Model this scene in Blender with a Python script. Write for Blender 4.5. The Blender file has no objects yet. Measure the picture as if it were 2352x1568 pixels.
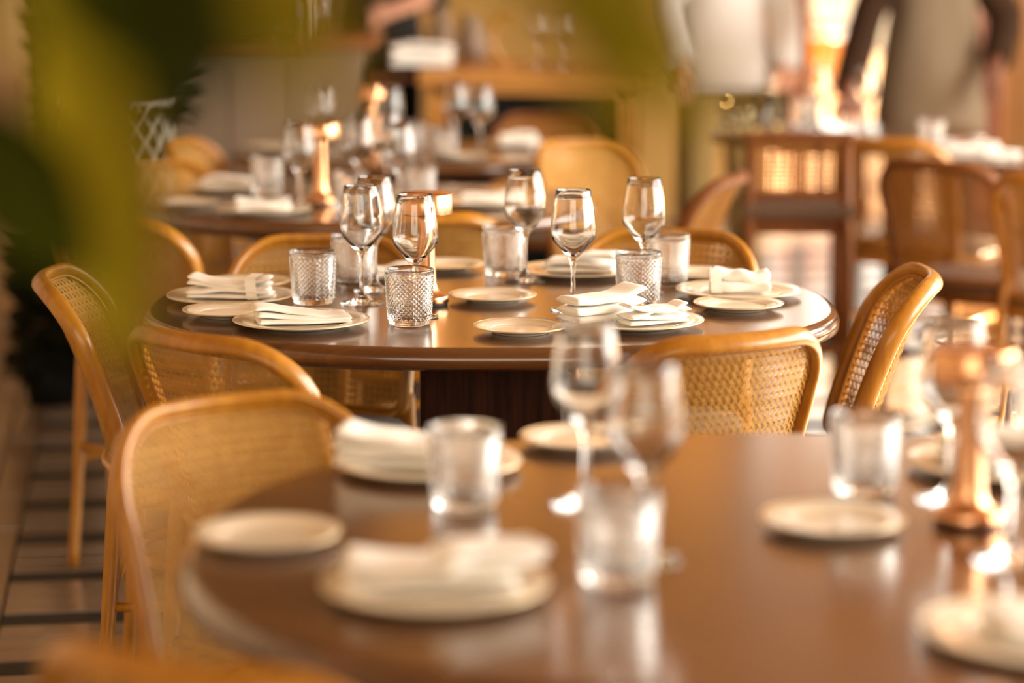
import bpy, bmesh, math, random
from mathutils import Vector, Matrix
random.seed(7)
R = math.radians
PI = math.pi
sc = bpy.context.scene
COL = sc.collection

# ------------------------------------------------------------------ camera
H = 1.406                      # lens height
TH = math.atan(939 / 5553.0)   # downward pitch
FPX = 5553.0
cam = bpy.data.cameras.new('camera')
cam.lens = 85; cam.sensor_width = 36
cam.clip_start = 0.05; cam.clip_end = 200
cam.dof.use_dof = True
cam.dof.focus_distance = 4.05
cam.dof.aperture_fstop = 1.55
camo = bpy.data.objects.new('camera', cam); COL.objects.link(camo)
camo.location = (0, 0, H); camo.rotation_euler = (PI / 2 - TH, 0, 0)
sc.camera = camo

# ------------------------------------------------------------------ view, world, lights
sc.view_settings.view_transform = 'Standard'
sc.view_settings.look = 'None'
sc.view_settings.gamma = 1
sc.view_settings.use_curve_mapping = False
sc.view_settings.exposure = 0.55
w = bpy.data.worlds.new('sky'); sc.world = w; w.use_nodes = True
bg = w.node_tree.nodes['Background']
bg.inputs[0].default_value = (1.0, 0.90, 0.75, 1); bg.inputs[1].default_value = 2.4
sun = bpy.data.lights.new('sun', 'SUN'); sun.energy = 48; sun.angle = R(1.5); sun.color = (1.0, 0.74, 0.45)
suno = bpy.data.objects.new('sun', sun); COL.objects.link(suno)
suno.rotation_euler = (R(-60), 0, R(-42))
def area(name, loc, rot, sx, sy, e, c):
    l = bpy.data.lights.new(name, 'AREA'); l.shape = 'RECTANGLE'; l.size = sx; l.size_y = sy
    l.energy = e; l.color = c
    o = bpy.data.objects.new(name, l); COL.objects.link(o); o.location = loc; o.rotation_euler = rot
    return o
# daylight through the right windows, plus an added warm fill behind the lens
area('right_window_daylight', (3.9, 4.6, 1.9), (0, R(90), 0), 2.0, 5.5, 350, (1.0, 0.95, 0.86))
area('front_fill_light', (-0.4, -3.3, 1.9), (R(84), 0, 0), 4.4, 1.8, 34, (1.0, 0.82, 0.55))
cy = sc.cycles
cy.max_bounces = 10; cy.transparent_max_bounces = 12; cy.transmission_bounces = 10
cy.glossy_bounces = 5; cy.diffuse_bounces = 4
cy.sample_clamp_indirect = 6; cy.blur_glossy = 0.8
cy.use_denoising = True

def P(u, v, z=0.75):
    """point of the height-z plane seen at pixel (u, v)"""
    dx = (u - 1176) / FPX; dy = (784 - v) / FPX
    d = Vector((dx, math.cos(TH) + dy * math.sin(TH), -math.sin(TH) + dy * math.cos(TH)))
    t = (z - H) / d.z
    return Vector((d.x * t, d.y * t, z))
def D(zc, z=0.0):
    """ground distance for depth zc along the view at height z"""
    return (zc - (H - z) * math.sin(TH)) / math.cos(TH)

# ------------------------------------------------------------------ materials
def mat(name, col, rough=0.5, metal=0.0, coat=0.0, spec=0.5, sheen=0.0, noise=None, bump=None, trans=0.0, ior=1.45, sub=0.0):
    m = bpy.data.materials.new(name); m.use_nodes = True
    nt = m.node_tree; b = nt.nodes['Principled BSDF']
    b.inputs['Base Color'].default_value = (*col, 1)
    b.inputs['Roughness'].default_value = rough
    b.inputs['Metallic'].default_value = metal
    b.inputs['Coat Weight'].default_value = coat
    b.inputs['Coat Roughness'].default_value = 0.12
    b.inputs['Specular IOR Level'].default_value = spec
    b.inputs['Sheen Weight'].default_value = sheen
    b.inputs['Transmission Weight'].default_value = trans
    b.inputs['IOR'].default_value = ior
    tc = nt.nodes.new('ShaderNodeTexCoord')
    if noise:
        c2, scale, stretch = noise
        mp = nt.nodes.new('ShaderNodeMapping'); mp.inputs['Scale'].default_value = stretch
        nz = nt.nodes.new('ShaderNodeTexNoise'); nz.inputs['Scale'].default_value = scale; nz.inputs['Detail'].default_value = 5
        nz.inputs['Distortion'].default_value = 0.6
        mx = nt.nodes.new('ShaderNodeMix'); mx.data_type = 'RGBA'
        mx.inputs[6].default_value = (*col, 1); mx.inputs[7].default_value = (*c2, 1)
        rp = nt.nodes.new('ShaderNodeValToRGB'); rp.color_ramp.elements[0].position = .35; rp.color_ramp.elements[1].position = .68
        nt.links.new(tc.outputs['Object'], mp.inputs[0]); nt.links.new(mp.outputs[0], nz.inputs[0])
        nt.links.new(nz.outputs[0], rp.inputs[0]); nt.links.new(rp.outputs[0], mx.inputs[0])
        nt.links.new(mx.outputs[2], b.inputs['Base Color'])
    if bump:
        scale, strength, dist = bump
        n2 = nt.nodes.new('ShaderNodeTexNoise'); n2.inputs['Scale'].default_value = scale; n2.inputs['Detail'].default_value = 4
        bp = nt.nodes.new('ShaderNodeBump'); bp.inputs['Strength'].default_value = strength; bp.inputs['Distance'].default_value = dist
        nt.links.new(tc.outputs['Object'], n2.inputs[0]); nt.links.new(n2.outputs[0], bp.inputs['Height'])
        nt.links.new(bp.outputs[0], b.inputs['Normal'])
    return m
M = {}
def leafmat(name, c, t, tw=0.45):
    m = bpy.data.materials.new(name); m.use_nodes = True; nt = m.node_tree
    b = nt.nodes['Principled BSDF']; b.inputs['Base Color'].default_value = (*c, 1); b.inputs['Roughness'].default_value = .75; b.inputs['Specular IOR Level'].default_value = .15
    tr = nt.nodes.new('ShaderNodeBsdfTranslucent'); tr.inputs[0].default_value = (*t, 1)
    mx = nt.nodes.new('ShaderNodeMixShader'); mx.inputs[0].default_value = tw
    nt.links.new(b.outputs[0], mx.inputs[1]); nt.links.new(tr.outputs[0], mx.inputs[2])
    nt.links.new(mx.outputs[0], nt.nodes['Material Output'].inputs[0])
    return m
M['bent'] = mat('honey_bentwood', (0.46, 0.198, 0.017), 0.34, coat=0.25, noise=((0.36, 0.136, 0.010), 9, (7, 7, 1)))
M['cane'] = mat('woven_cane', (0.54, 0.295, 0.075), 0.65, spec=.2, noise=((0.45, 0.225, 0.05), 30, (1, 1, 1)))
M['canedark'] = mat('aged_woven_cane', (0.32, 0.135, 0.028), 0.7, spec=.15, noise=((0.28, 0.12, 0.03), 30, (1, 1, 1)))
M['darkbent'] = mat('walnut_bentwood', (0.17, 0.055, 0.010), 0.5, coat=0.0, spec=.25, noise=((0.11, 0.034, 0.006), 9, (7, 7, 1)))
M['pad'] = mat('grey_seat_cloth', (0.13, 0.10, 0.07), 0.95, sheen=0.1, noise=((0.18, 0.14, 0.10), 260, (1, 1, 1)), bump=(500, .4, .001))
M['top'] = mat('walnut_tabletop', (0.075, 0.025, 0.006), 0.22, coat=1.0, noise=((0.14, 0.052, 0.012), 3.2, (1.2, 16, 1)), bump=(90, .06, .001))
M['top'].node_tree.nodes['Principled BSDF'].inputs['Coat Roughness'].default_value = 0.16
M['ped'] = mat('dark_pedestal_wood', (0.018, 0.006, 0.003), 0.5, spec=.15, noise=((0.05, 0.015, 0.007), 6, (14, 14, 1)))
M['blackped'] = mat('black_iron', (0.008, 0.007, 0.006), 0.6, spec=.15)
M['china'] = mat('cream_china', (0.88, 0.80, 0.65), 0.16, coat=0.5)
M['rimgold'] = mat('pale_gold_rim', (0.78, 0.58, 0.30), 0.3, metal=0.5)
M['linen'] = mat('white_linen', (0.93, 0.90, 0.84), 0.92, sheen=0.2, bump=(220, .25, .0015))
M['copper'] = mat('brushed_copper', (0.82, 0.45, 0.24), 0.25, metal=1.0, noise=((0.68, 0.34, 0.17), 18, (1, 1, .15)))
M['rubber'] = mat('black_rubber', (0.01, 0.01, 0.012), 0.6)
M['diffuser'] = mat('frosted_diffuser', (0.85, 0.82, 0.75), 0.6)
M['glass'] = mat('clear_glass', (1, 1, 1), 0.0, trans=1.0, ior=1.47)
M['cutglass'] = mat('pressed_glass', (1.0, 0.985, 0.965), 0.11, trans=1.0, ior=1.47)
M['amber'] = mat('amber_glass', (1.0, 0.80, 0.40), 0.05, trans=1.0, ior=1.45)
M['tile'] = mat('beige_clay_tile', (0.165, 0.102, 0.058), 0.34, coat=.8, noise=((0.125, 0.077, 0.044), 5, (1, 1, 1)), bump=(60, .15, .002))
M['tileblk'] = mat('black_clay_tile', (0.006, 0.005, 0.004), 0.55)
M['grout'] = mat('floor_grout', (0.06, 0.04, 0.028), 0.9)
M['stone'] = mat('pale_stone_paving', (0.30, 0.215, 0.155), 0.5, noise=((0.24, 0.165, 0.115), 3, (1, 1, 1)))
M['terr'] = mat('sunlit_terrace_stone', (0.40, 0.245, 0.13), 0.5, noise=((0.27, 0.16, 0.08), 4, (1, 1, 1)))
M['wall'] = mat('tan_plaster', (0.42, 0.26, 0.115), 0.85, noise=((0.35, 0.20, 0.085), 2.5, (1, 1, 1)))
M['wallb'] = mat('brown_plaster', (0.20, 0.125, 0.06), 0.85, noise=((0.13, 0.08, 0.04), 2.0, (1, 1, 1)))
M['ceil'] = mat('wood_ceiling', (0.38, 0.23, 0.10), 0.7, noise=((0.30, 0.17, 0.07), 2.0, (1, 10, 1)))
M['taupe'] = mat('taupe_panel', (0.24, 0.165, 0.105), 0.6)
M['oak'] = mat('golden_oak', (0.46, 0.20, 0.035), 0.4, coat=.2, noise=((0.36, 0.145, 0.022), 4, (1.2, 10, 8)))
M['redwood'] = mat('red_brown_wood', (0.30, 0.085, 0.02), 0.35, coat=.2, noise=((0.22, 0.06, 0.015), 4, (1, 10, 8)))
M['leather'] = mat('brown_leather', (0.10, 0.052, 0.026), 0.55)
M['black'] = mat('black_lacquer', (0.006, 0.006, 0.005), 0.7, spec=.12)
M['white'] = mat('white_painted_metal', (0.72, 0.66, 0.52), 0.5)
M['skin'] = mat('skin', (0.14, 0.05, 0.025), 0.55)
M['skinlight'] = mat('light_skin', (0.55, 0.27, 0.17), 0.55)
M['shirt'] = mat('taupe_cloth', (0.19, 0.145, 0.10), 0.9, spec=.15, noise=((0.15, 0.11, 0.07), 8, (1, 1, .3)))
M['white_shirt'] = mat('white_shirt_cloth', (0.78, 0.76, 0.74), 0.9)
M['blackcloth'] = mat('black_cloth', (0.012, 0.012, 0.012), 0.9)
M['trouser'] = mat('olive_trouser_cloth', (0.30, 0.20, 0.07), 0.9)
M['darkcloth'] = mat('dark_brown_cloth', (0.035, 0.018, 0.010), 0.9, spec=.1)
M['hair'] = mat('dark_hair', (0.02, 0.012, 0.008), 0.6)
M['eye'] = mat('brown_eye', (0.10, 0.055, 0.03), 0.25)
M['lip'] = mat('lips', (0.35, 0.10, 0.07), 0.5)
M['wax'] = mat('pale_wax', (0.85, 0.72, 0.42), 0.5)
M['soil'] = mat('potting_soil', (0.03, 0.02, 0.012), 0.95)
M['pot'] = mat('terracotta_pot', (0.30, 0.12, 0.05), 0.8)
M['bark'] = mat('green_stem', (0.12, 0.10, 0.02), 0.7)
M['leaf'] = leafmat('deep_green_leaf', (0.034, 0.040, 0.001), (0.065, 0.07, 0.001), .3)
M['leafo'] = leafmat('olive_leaf', (0.20, 0.155, 0.008), (0.40, 0.30, 0.012))
M['leafd'] = leafmat('dark_foliage', (0.018, 0.018, 0.006), (0.03, 0.03, 0.006), .3)

# ------------------------------------------------------------------ object helpers
def link(name, mesh, m=None, parent=None, smooth=False):
    if m is not None and not mesh.materials: mesh.materials.append(m)
    if smooth:
        for p in mesh.polygons: p.use_smooth = True
    o = bpy.data.objects.new(name, mesh); COL.objects.link(o)
    if parent: o.parent = parent
    return o
def obj(name, bm, m, parent=None, smooth=False):
    me = bpy.data.meshes.new(name); bm.to_mesh(me); bm.free()
    return link(name, me, m, parent, smooth)
def empty(name, label, cat, loc=(0, 0, 0), rz=0, group=None):
    o = bpy.data.objects.new(name, None); COL.objects.link(o); o.location = loc; o.rotation_euler = (0, 0, rz)
    o.empty_display_size = .05
    o['label'] = label; o['category'] = cat
    if group: o['group'] = group
    return o
def tag(o, label, cat, group=None):
    o['label'] = label; o['category'] = cat
    if group: o['group'] = group
    return o
def struct(name, bm, m, parent=None):
    o = obj(name, bm, m, parent); o['kind'] = 'structure'; return o
def dup(root, loc, rz, label, group=None, scale=1.0):
    kids = {}
    for o in COL.objects:
        if o.parent: kids.setdefault(o.parent, []).append(o)
    def rec(o, par):
        c = o.copy(); COL.objects.link(c)
        if par: c.parent = par
        for ch in kids.get(o, []): rec(ch, c)
        return c
    r = rec(root, None)
    r.location = loc; r.rotation_euler = (0, 0, rz); r['label'] = label; r.scale = (scale,) * 3
    if group: r['group'] = group
    return r
def box(bm, x0, y0, z0, x1, y1, z1, bev=0.0, rot=None):
    r = bmesh.ops.create_cube(bm, size=1)
    vs = r['verts']
    for v in vs:
        v.co = Vector(((x0 + x1) / 2 + v.co.x * (x1 - x0), (y0 + y1) / 2 + v.co.y * (y1 - y0), (z0 + z1) / 2 + v.co.z * (z1 - z0)))
    if bev:
        es = list({e for v in vs for e in v.link_edges})
        bmesh.ops.bevel(bm, geom=es, offset=bev, segments=2, affect='EDGES', profile=.7)
def bx(x0, y0, z0, x1, y1, z1, bev=0.0):
    bm = bmesh.new(); box(bm, x0, y0, z0, x1, y1, z1, bev); return bm
def lathe(prof, n=48, bm=None, cx=0, cy=0):
    bm = bm or bmesh.new(); rings = []
    for r, z in prof:
        if r < 1e-6: rings.append([bm.verts.new((cx, cy, z))])
        else: rings.append([bm.verts.new((cx + r * math.cos(2 * PI * k / n), cy + r * math.sin(2 * PI * k / n), z)) for k in range(n)])
    for a, b in zip(rings, rings[1:]):
        for k in range(n):
            k2 = (k + 1) % n
            if len(a) == 1 and len(b) == 1: continue
            if len(a) == 1: bm.faces.new((a[0], b[k2], b[k]))
            elif len(b) == 1: bm.faces.new((a[k], a[k2], b[0]))
            else: bm.faces.new((a[k], a[k2], b[k2], b[k]))
    return bm
def tube(pts, rad, n=10, bm=None, closed=False, flat=1.0):
    """round bar along a polyline; rad is a number or one per point"""
    bm = bm or bmesh.new(); pts = [Vector(p) for p in pts]; N = len(pts)
    rad = rad if isinstance(rad, (list, tuple)) else [rad] * N
    rings = []; nrm = None
    for i, p in enumerate(pts):
        if closed: t = (pts[(i + 1) % N] - pts[i - 1]).normalized()
        else: t = (pts[min(i + 1, N - 1)] - pts[max(i - 1, 0)]).normalized()
        if nrm is None:
            ref = Vector((0, 1, 0)) if abs(t.y) < .9 else Vector((1, 0, 0))
            nrm = (ref - t * ref.dot(t)).normalized()
        else:
            nrm = (nrm - t * nrm.dot(t)).normalized()
        bi = t.cross(nrm)
        rings.append([bm.verts.new(p + (nrm * math.cos(2 * PI * k / n) * flat + bi * math.sin(2 * PI * k / n)) * rad[i]) for k in range(n)])
    segs = list(zip(rings, rings[1:])) + ([(rings[-1], rings[0])] if closed else [])
    for a, b in segs:
        for k in range(n): bm.faces.new((a[k], a[(k + 1) % n], b[(k + 1) % n], b[k]))
    if not closed:
        bm.faces.new(list(reversed(rings[0]))); bm.faces.new(rings[-1])
    return bm
def smoothpath(pts, k=6):
    """Catmull-Rom"""
    pts = [Vector(p) for p in pts]; out = []
    for i in range(len(pts) - 1):
        p0 = pts[max(i - 1, 0)]; p1 = pts[i]; p2 = pts[i + 1]; p3 = pts[min(i + 2, len(pts) - 1)]
        for j in range(k):
            t = j / k
            out.append(.5 * ((2 * p1) + (p2 - p0) * t + (2 * p0 - 5 * p1 + 4 * p2 - p3) * t * t + (3 * p1 - p0 - 3 * p2 + p3) * t ** 3))
    out.append(pts[-1]); return out

# ------------------------------------------------------------------ the room
fl = obj('floor', bx(-6, -3.5, -0.08, 5, 12.0, -0.012), M['grout']); fl['kind'] = 'structure'
ROT = R(8.5)
ca, sa = math.cos(ROT), math.sin(ROT)
O0 = P(22, 1325, 0)          # a corner of the tile field seen beside the chairs
def fpt(i, j):               # floor frame -> world
    return Vector((O0.x + i * ca - j * sa, O0.y + i * sa + j * ca, 0))
def tile_mesh(name, lx, ly):
    bm = bx(0.003, 0.003, -0.012, lx - 0.003, ly - 0.003, 0.0, 0.0015)
    me = bpy.data.meshes.new(name); bm.to_mesh(me); bm.free(); return me
tm = tile_mesh('tile', .35, .0855); tm.materials.append(M['tile'])
tmb = tile_mesh('black_tile', .35, .0855); tmb.materials.append(M['tileblk'])
tml = tile_mesh('border_tile', .0855, .35); tml.materials.append(M['tile'])
def proj(p):
    d = p - Vector((0, 0, H)); zc = d.y * math.cos(TH) - d.z * math.sin(TH)
    yc = d.y * math.sin(TH) + d.z * math.cos(TH)
    return (1176 + FPX * d.x / max(zc, .1), 784 - FPX * yc / max(zc, .1), zc)
cands = []
for j in range(-32, 100):
    for i in range(0, 14):
        p = fpt(i * .35, j * .0855 - .043)
        if p.y > 11.7 or p.y < 1.2 or p.x > 3.9: continue
        cands.append(('b' if j % 4 == 0 else 't', p))
for j in range(-8, 24):
    for i in (1, 2):
        cands.append(('l', fpt(-.0855 * i, j * .35 + .1 * i)))
def seen(p):
    x, y, zc = proj(p); return -60 < x + 60 and x < 420 and 560 < y < 1640
near = [c for c in cands if seen(c[1])]
near.sort(key=lambda c: c[1].y); near = near[:295]
nearset = set(id(c) for c in near)
for kind, p in near:
    o = bpy.data.objects.new({'b': 'black_tile', 't': 'tile', 'l': 'border_tile'}[kind], {'b': tmb, 't': tm, 'l': tml}[kind])
    COL.objects.link(o); o.location = p; o.location.z = random.uniform(-.0012, .0004); o.rotation_euler = (0, 0, ROT); o.parent = fl
for key, me, mm, nm in (('t', tm, M['tile'], 'distant_tiles'), ('b', tmb, M['tileblk'], 'distant_black_tiles'), ('l', tml, M['tile'], 'distant_border_tiles')):
    bm = bmesh.new()
    for c in cands:
        if id(c) in nearset or c[0] != key: continue
        k = len(bm.verts); bm.from_mesh(me); bm.verts.ensure_lookup_table()
        mtx = Matrix.Translation(c[1]) @ Matrix.Rotation(ROT, 4, 'Z')
        for v in bm.verts[k:]: v.co = mtx @ v.co
    if len(bm.verts): 
        o = obj(nm, bm, mm, fl); o['kind'] = 'stuff'
    else: bm.free()
# lighter paving left of the tiled field
bm = bmesh.new()
q = [fpt(-.36, -5), fpt(-.36, 8), fpt(-4, 8), fpt(-4, -5)]
vs = [bm.verts.new((p.x, p.y, 0.002)) for p in q] + [bm.verts.new((p.x, p.y, -0.012)) for p in q]
bm.faces.new(vs[3::-1]); bm.faces.new(vs[4:])
for a in range(4): bm.faces.new((vs[a], vs[(a + 1) % 4], vs[4 + (a + 1) % 4], vs[4 + a]))
bmesh.ops.recalc_face_normals(bm, faces=bm.faces)
pv = struct('floor_paving', bm, M['stone'])
bm = bmesh.new()
q = [fpt(-.36, -5), fpt(-.36, 8), fpt(-.173, 8), fpt(-.173, -5)]
vs = [bm.verts.new((p.x, p.y, 0.0)) for p in q]; bm.faces.new(vs[::-1])
struct('floor_border', bm, M['stone'])

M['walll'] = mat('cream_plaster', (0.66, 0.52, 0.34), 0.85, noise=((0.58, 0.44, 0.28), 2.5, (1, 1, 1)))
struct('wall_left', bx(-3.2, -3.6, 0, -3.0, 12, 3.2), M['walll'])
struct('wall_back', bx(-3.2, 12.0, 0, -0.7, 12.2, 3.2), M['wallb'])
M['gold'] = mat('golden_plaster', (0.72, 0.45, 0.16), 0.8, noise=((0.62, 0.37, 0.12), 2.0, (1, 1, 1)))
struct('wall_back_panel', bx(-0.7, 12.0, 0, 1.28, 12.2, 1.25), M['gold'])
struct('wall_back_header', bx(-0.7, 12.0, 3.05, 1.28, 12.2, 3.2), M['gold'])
# unseen sunlit shades, added for the golden sheen on the tabletops
M['shade'] = leafmat('added_golden_shade', (0.56, 0.40, 0.19), (0.46, 0.33, 0.155), .5)
win = struct('window_added_1', bx(-0.7, 12.0, 1.25, 1.28, 12.16, 1.32, .004), M['oak'])
for k in range(5):
    x_ = -0.68 + k * .475
    obj('mullion', bx(x_ - .025, 12.0, 1.32, x_ + .025, 12.16, 3.05, .004), M['oak'], win)
for k in range(4):
    obj('added_shade', bx(-0.655 + k * .475, 12.07, 1.34, -0.23 + k * .475, 12.074, 3.04), M['shade'], win)
struct('trim_header', bx(1.28, 12.0, 2.48, 4.1, 12.2, 2.56), M['oak'])
struct('trim_cornice', bx(1.28, 12.0, 3.10, 4.1, 12.2, 3.2), M['oak'])
win2 = struct('window_added_2', bx(1.28, 12.0, 2.56, 4.1, 12.16, 2.60), M['oak'])  # second unseen band of shades, added for glare on the near table
for k in range(6):
    obj('mullion', bx(1.28 + k * .555, 12.0, 2.60, 1.32 + k * .555, 12.16, 3.10, .004), M['oak'], win2)
for k in range(5):
    obj('added_shade', bx(1.325 + k * .555, 12.07, 2.61, 1.83 + k * .555, 12.074, 3.09), M['shade'], win2)
struct('ceiling', bx(-3.2, -3.6, 3.2, 4.2, 12.2, 3.35), M['ceil'])
struct('wall_pilaster', bx(-2.5, 8.9, 0, P(52, 300, 1.0).x * 1.0 - 0.02 if False else -1.83, 9.3, 3.2, .01), M['wall'])
struct('wall_back_right', bx(2.42, 12.02, 0, 4.1, 12.2, 2.48), M['gold'])
pr = bpy.data.objects.get('wall_back_right')
slm = bx(-.028, -.02, 0, .028, .02, 2.44, .005); me_ = bpy.data.meshes.new('slat'); slm.to_mesh(me_); slm.free(); me_.materials.append(M['oak'])
for k in range(20):
    o = bpy.data.objects.new('slat', me_); COL.objects.link(o); o.parent = pr; o.location = (2.46 + k * .085, 12.0, .02)
# right side: windows between piers
for k, yy in enumerate((0.6, 4.4, 8.2, 11.6)):
    struct('wall_right_pier', bx(4.0, yy, 0, 4.25, yy + .45, 3.2), M['wall'])
struct('wall_right', bx(4.0, -3.6, 0, 4.2, 12, 0.35), M['wall'])
struct('wall_front', bx(-3.2, -3.6, 0, 4.2, -3.45, 0.9), M['walll'])
struct('wall_front_header', bx(-3.2, -3.6, 2.9, 4.2, -3.45, 3.2), M['walll'])
struct('wall_front_pier', bx(-3.2, -3.6, 0.9, -2.7, -3.45, 2.9), M['walll'])
struct('wall_front_pier', bx(1.9, -3.6, 0.9, 4.2, -3.45, 2.9), M['walll'])
struct('wall_right_panel', bx(4.0, -3.45, 0.35, 4.2, 0.6, 2.85), M['walll'])
struct('wall_right_header', bx(4.0, -3.6, 2.85, 4.2, 12, 3.2), M['wall'])
# posts of the open terrace front at the back right
for k, (xx, ww) in enumerate(((1.42, .08), (1.72, .07), (2.34, .12))):
    w_ = empty('terrace_post', ['slim brown post just right of the white shirted person', 'slim brown post behind the black table pedestal', 'brown post behind the person in the taupe tunic', 'brown post of the terrace front at the far right'][k], 'post', (xx, 11.95, 0), 0, 'posts of the terrace front')
    obj('shaft', bx(-ww / 2, -.05, 0, ww / 2, .05, 2.48, .006), M['redwood'], w_)
    obj('base_block', bx(-ww / 2 - .02, -.07, 0, ww / 2 + .02, .07, .12, .006), M['redwood'], w_)
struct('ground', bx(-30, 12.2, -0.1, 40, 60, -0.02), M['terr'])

# ------------------------------------------------------------------ chairs
WT, ZB, ZT = .186, .475, .80
def yb(z):
    t = max(0, (z - .44) / .36)
    return -.195 - .115 * t ** 1.5
def S(p, z, off=0.0):
    a = p / WT
    wz = .93 + .07 * max(0, min(1, (z - .46) / .34))
    x = p * wz
    y = yb(z) + .055 * a * a
    n = Vector((-.11 * a / WT * 1.0, 1.0, .35)).normalized()
    return Vector((x, y, z)) + n * off
def rrect(x0, x1, z0, z1, rt, rb, n=8):
    pts = []
    def arc(cx, cz, r, a0):
        for k in range(n + 1):
            a = a0 + PI / 2 * k / n; pts.append((cx + r * math.cos(a), cz + r * math.sin(a)))
    arc(x1 - rt, z1 - rt, rt, 0); arc(x0 + rt, z1 - rt, rt, PI / 2)
    arc(x0 + rb, z0 + rb, rb, PI); arc(x1 - rb, z0 + rb, rb, 1.5 * PI)
    return pts
def densify(pts, step=.03):
    out = []
    for i in range(len(pts)):
        a = Vector(pts[i]); b = Vector(pts[(i + 1) % len(pts)]); n = max(1, int((b - a).length / step))
        for k in range(n): out.append(a + (b - a) * k / n)
    return out
def inside(p, z, rt=.095, rb=.035):
    x = abs(p)
    if x > WT or z > ZT or z < ZB: return False
    if z > ZT - rt and x > WT - rt: return (x - (WT - rt)) ** 2 + (z - (ZT - rt)) ** 2 < rt * rt
    if z < ZB + rb and x > WT - rb: return (x - (WT - rb)) ** 2 + (z - (ZB + rb)) ** 2 < rb * rb
    return True
def cane_mesh():
    vs, fs = [], []
    def ribbon(p0, z0, p1, z1, wd, off):
        L = math.hypot(p1 - p0, z1 - z0); n = max(1, int(L / .0125)); tx, tz = (p1 - p0) / L, (z1 - z0) / L
        nx, nz = -tz * wd / 2, tx * wd / 2; prev = None
        for k in range(n + 1):
            p = p0 + (p1 - p0) * k / n; z = z0 + (z1 - z0) * k / n
            if not inside(p, z): prev = None; continue
            i = len(vs); o2 = off + .0004 * (1 if k % 2 else -1)
            vs.append(S(p + nx, z + nz, o2)); vs.append(S(p - nx, z - nz, o2))
            if prev is not None: fs.append((prev, prev + 1, i + 1, i))
            prev = i
    pitch = .0135
    x0 = -WT
    nX = int(2 * WT / pitch); nZ = int((ZT - ZB) / pitch)
    for i in range(nX + 1):
        x = -nX * pitch / 2 + i * pitch
        for d in (-.00115, .00115): ribbon(x + d, ZB, x + d, ZT, .0018, 0)
    for j in range(nZ + 1):
        z = ZB + j * pitch
        for d in (-.00115, .00115): ribbon(-WT, z + d, WT, z + d, .0018, .0007)
    span = ZT - ZB
    for i in range(-nZ - 2, nX + 3):
        x = -nX * pitch / 2 + i * pitch
        ribbon(x, ZB, x + nZ * pitch, ZB + nZ * pitch, .0023, .0015)
        ribbon(x + nZ * pitch, ZB, x, ZB + nZ * pitch, .0023, -.0009)
    me = bpy.data.meshes.new('cane_weave'); me.from_pydata([tuple(v) for v in vs], [], fs); return me
CANE = cane_mesh()
def make_chair(label, group, frame, canem, pad):
    t = empty('cane_chair', label, 'chair', (0, 0, 0), 0, group)
    hoop = densify(rrect(-WT, WT, ZB, ZT, .095, .035), .03)
    pts = [S(p, z) for p, z in hoop]
    rad = [.0112 - .0006 * max(0, min(1, (q.z - .70) / .09)) for q in pts]
    rad = [r if q.z > .49 else .0085 for r, q in zip(rad, pts)]
    obj('back_frame', tube(pts, rad, 14, closed=True, flat=1.6), frame, t, True)
    inner = densify(rrect(-WT + .011, WT - .011, ZB + .010, ZT - .011, .086, .028), .03)
    obj('inner_bead', tube([S(p, z, .004) for p, z in inner], .0030, 6, closed=True), frame, t, True)
    cm = CANE
    if canem is not M['cane']: cm = CANE.copy(); cm.materials.clear()
    c = link('cane_back', cm, canem, t); c['kind'] = 'stuff'
    # legs
    for s in (-1, 1):
        p = smoothpath([(s * .176, -.150, .52), (s * .177, -.165, .44), (s * .180, -.180, .25), (s * .186, -.205, 0)], 5)
        obj('leg', tube(p, [.0150] * 6 + [.0145] * 5 + [.0125] * (len(p) - 11), 10), frame, t, True)
        p = smoothpath([(s * .178, .185, .44), (s * .182, .195, .22), (s * .188, .208, 0)], 5)
        obj('leg', tube(p, [.0185 - .006 * k / (len(p) - 1) for k in range(len(p))], 10), frame, t, True)
    # seat ring
    def seat(sx, y0, y1, n=40):
        o = []
        for k in range(n):
            a = 2 * PI * k / n; c_, s_ = math.cos(a), math.sin(a)
            X = sx * math.copysign(abs(c_) ** .55, c_); Y = (y0 + y1) / 2 + (y1 - y0) / 2 * math.copysign(abs(s_) ** .55, s_)
            X *= 1 + .10 * (Y + .1)
            o.append((X, Y))
        return o
    o = seat(.205, -.185, .225)
    bm = bmesh.new()
    rings = [[bm.verts.new((x * f, (y - .02) * f + .02, z)) for x, y in o] for f, z in ((.86, .420), (1, .420), (1.01, .432), (1, .452), (.86, .455))]
    for a, b in zip(rings, rings[1:] + rings[:1]):
        for k in range(len(a)): bm.faces.new((a[k], a[(k + 1) % len(a)], b[(k + 1) % len(a)], b[k]))
    bmesh.ops.recalc_face_normals(bm, faces=bm.faces)
    obj('seat_frame', bm, frame, t, True)
    bm = bmesh.new(); rings = []
    for f, z in ((.90, .440), (.95, .452), (.955, .466), (.90, .476), (.6, .483), (.25, .485)):
        rings.append([bm.verts.new((x * f, (y - .02) * f + .02, z)) for x, y in o])
    for a, b in zip(rings, rings[1:]):
        for k in range(len(a)): bm.faces.new((a[k], a[(k + 1) % len(a)], b[(k + 1) % len(a)], b[k]))
    bm.faces.new(rings[-1]); bm.faces.new(rings[0][::-1])
    obj('seat_pad', bm, pad, t, True)
    # bentwood stretcher ring and side rungs
    ring = [(.165 * math.cos(2 * PI * k / 28), .01 + .165 * math.sin(2 * PI * k / 28), .30) for k in range(28)]
    obj('stretcher_ring', tube(ring, .009, 8, closed=True), frame, t, True)
    for s in (-1, 1):
        obj('rung', tube([(s * .180, -.182, .24), (s * .183, .198, .24)], .009, 8), frame, t, True)
    obj('rung', tube([(-.18, -.178, .27), (.18, -.178, .27)], .009, 8), frame, t, True)
    return t
CORNER_Y = yb(.79) + .055
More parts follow.
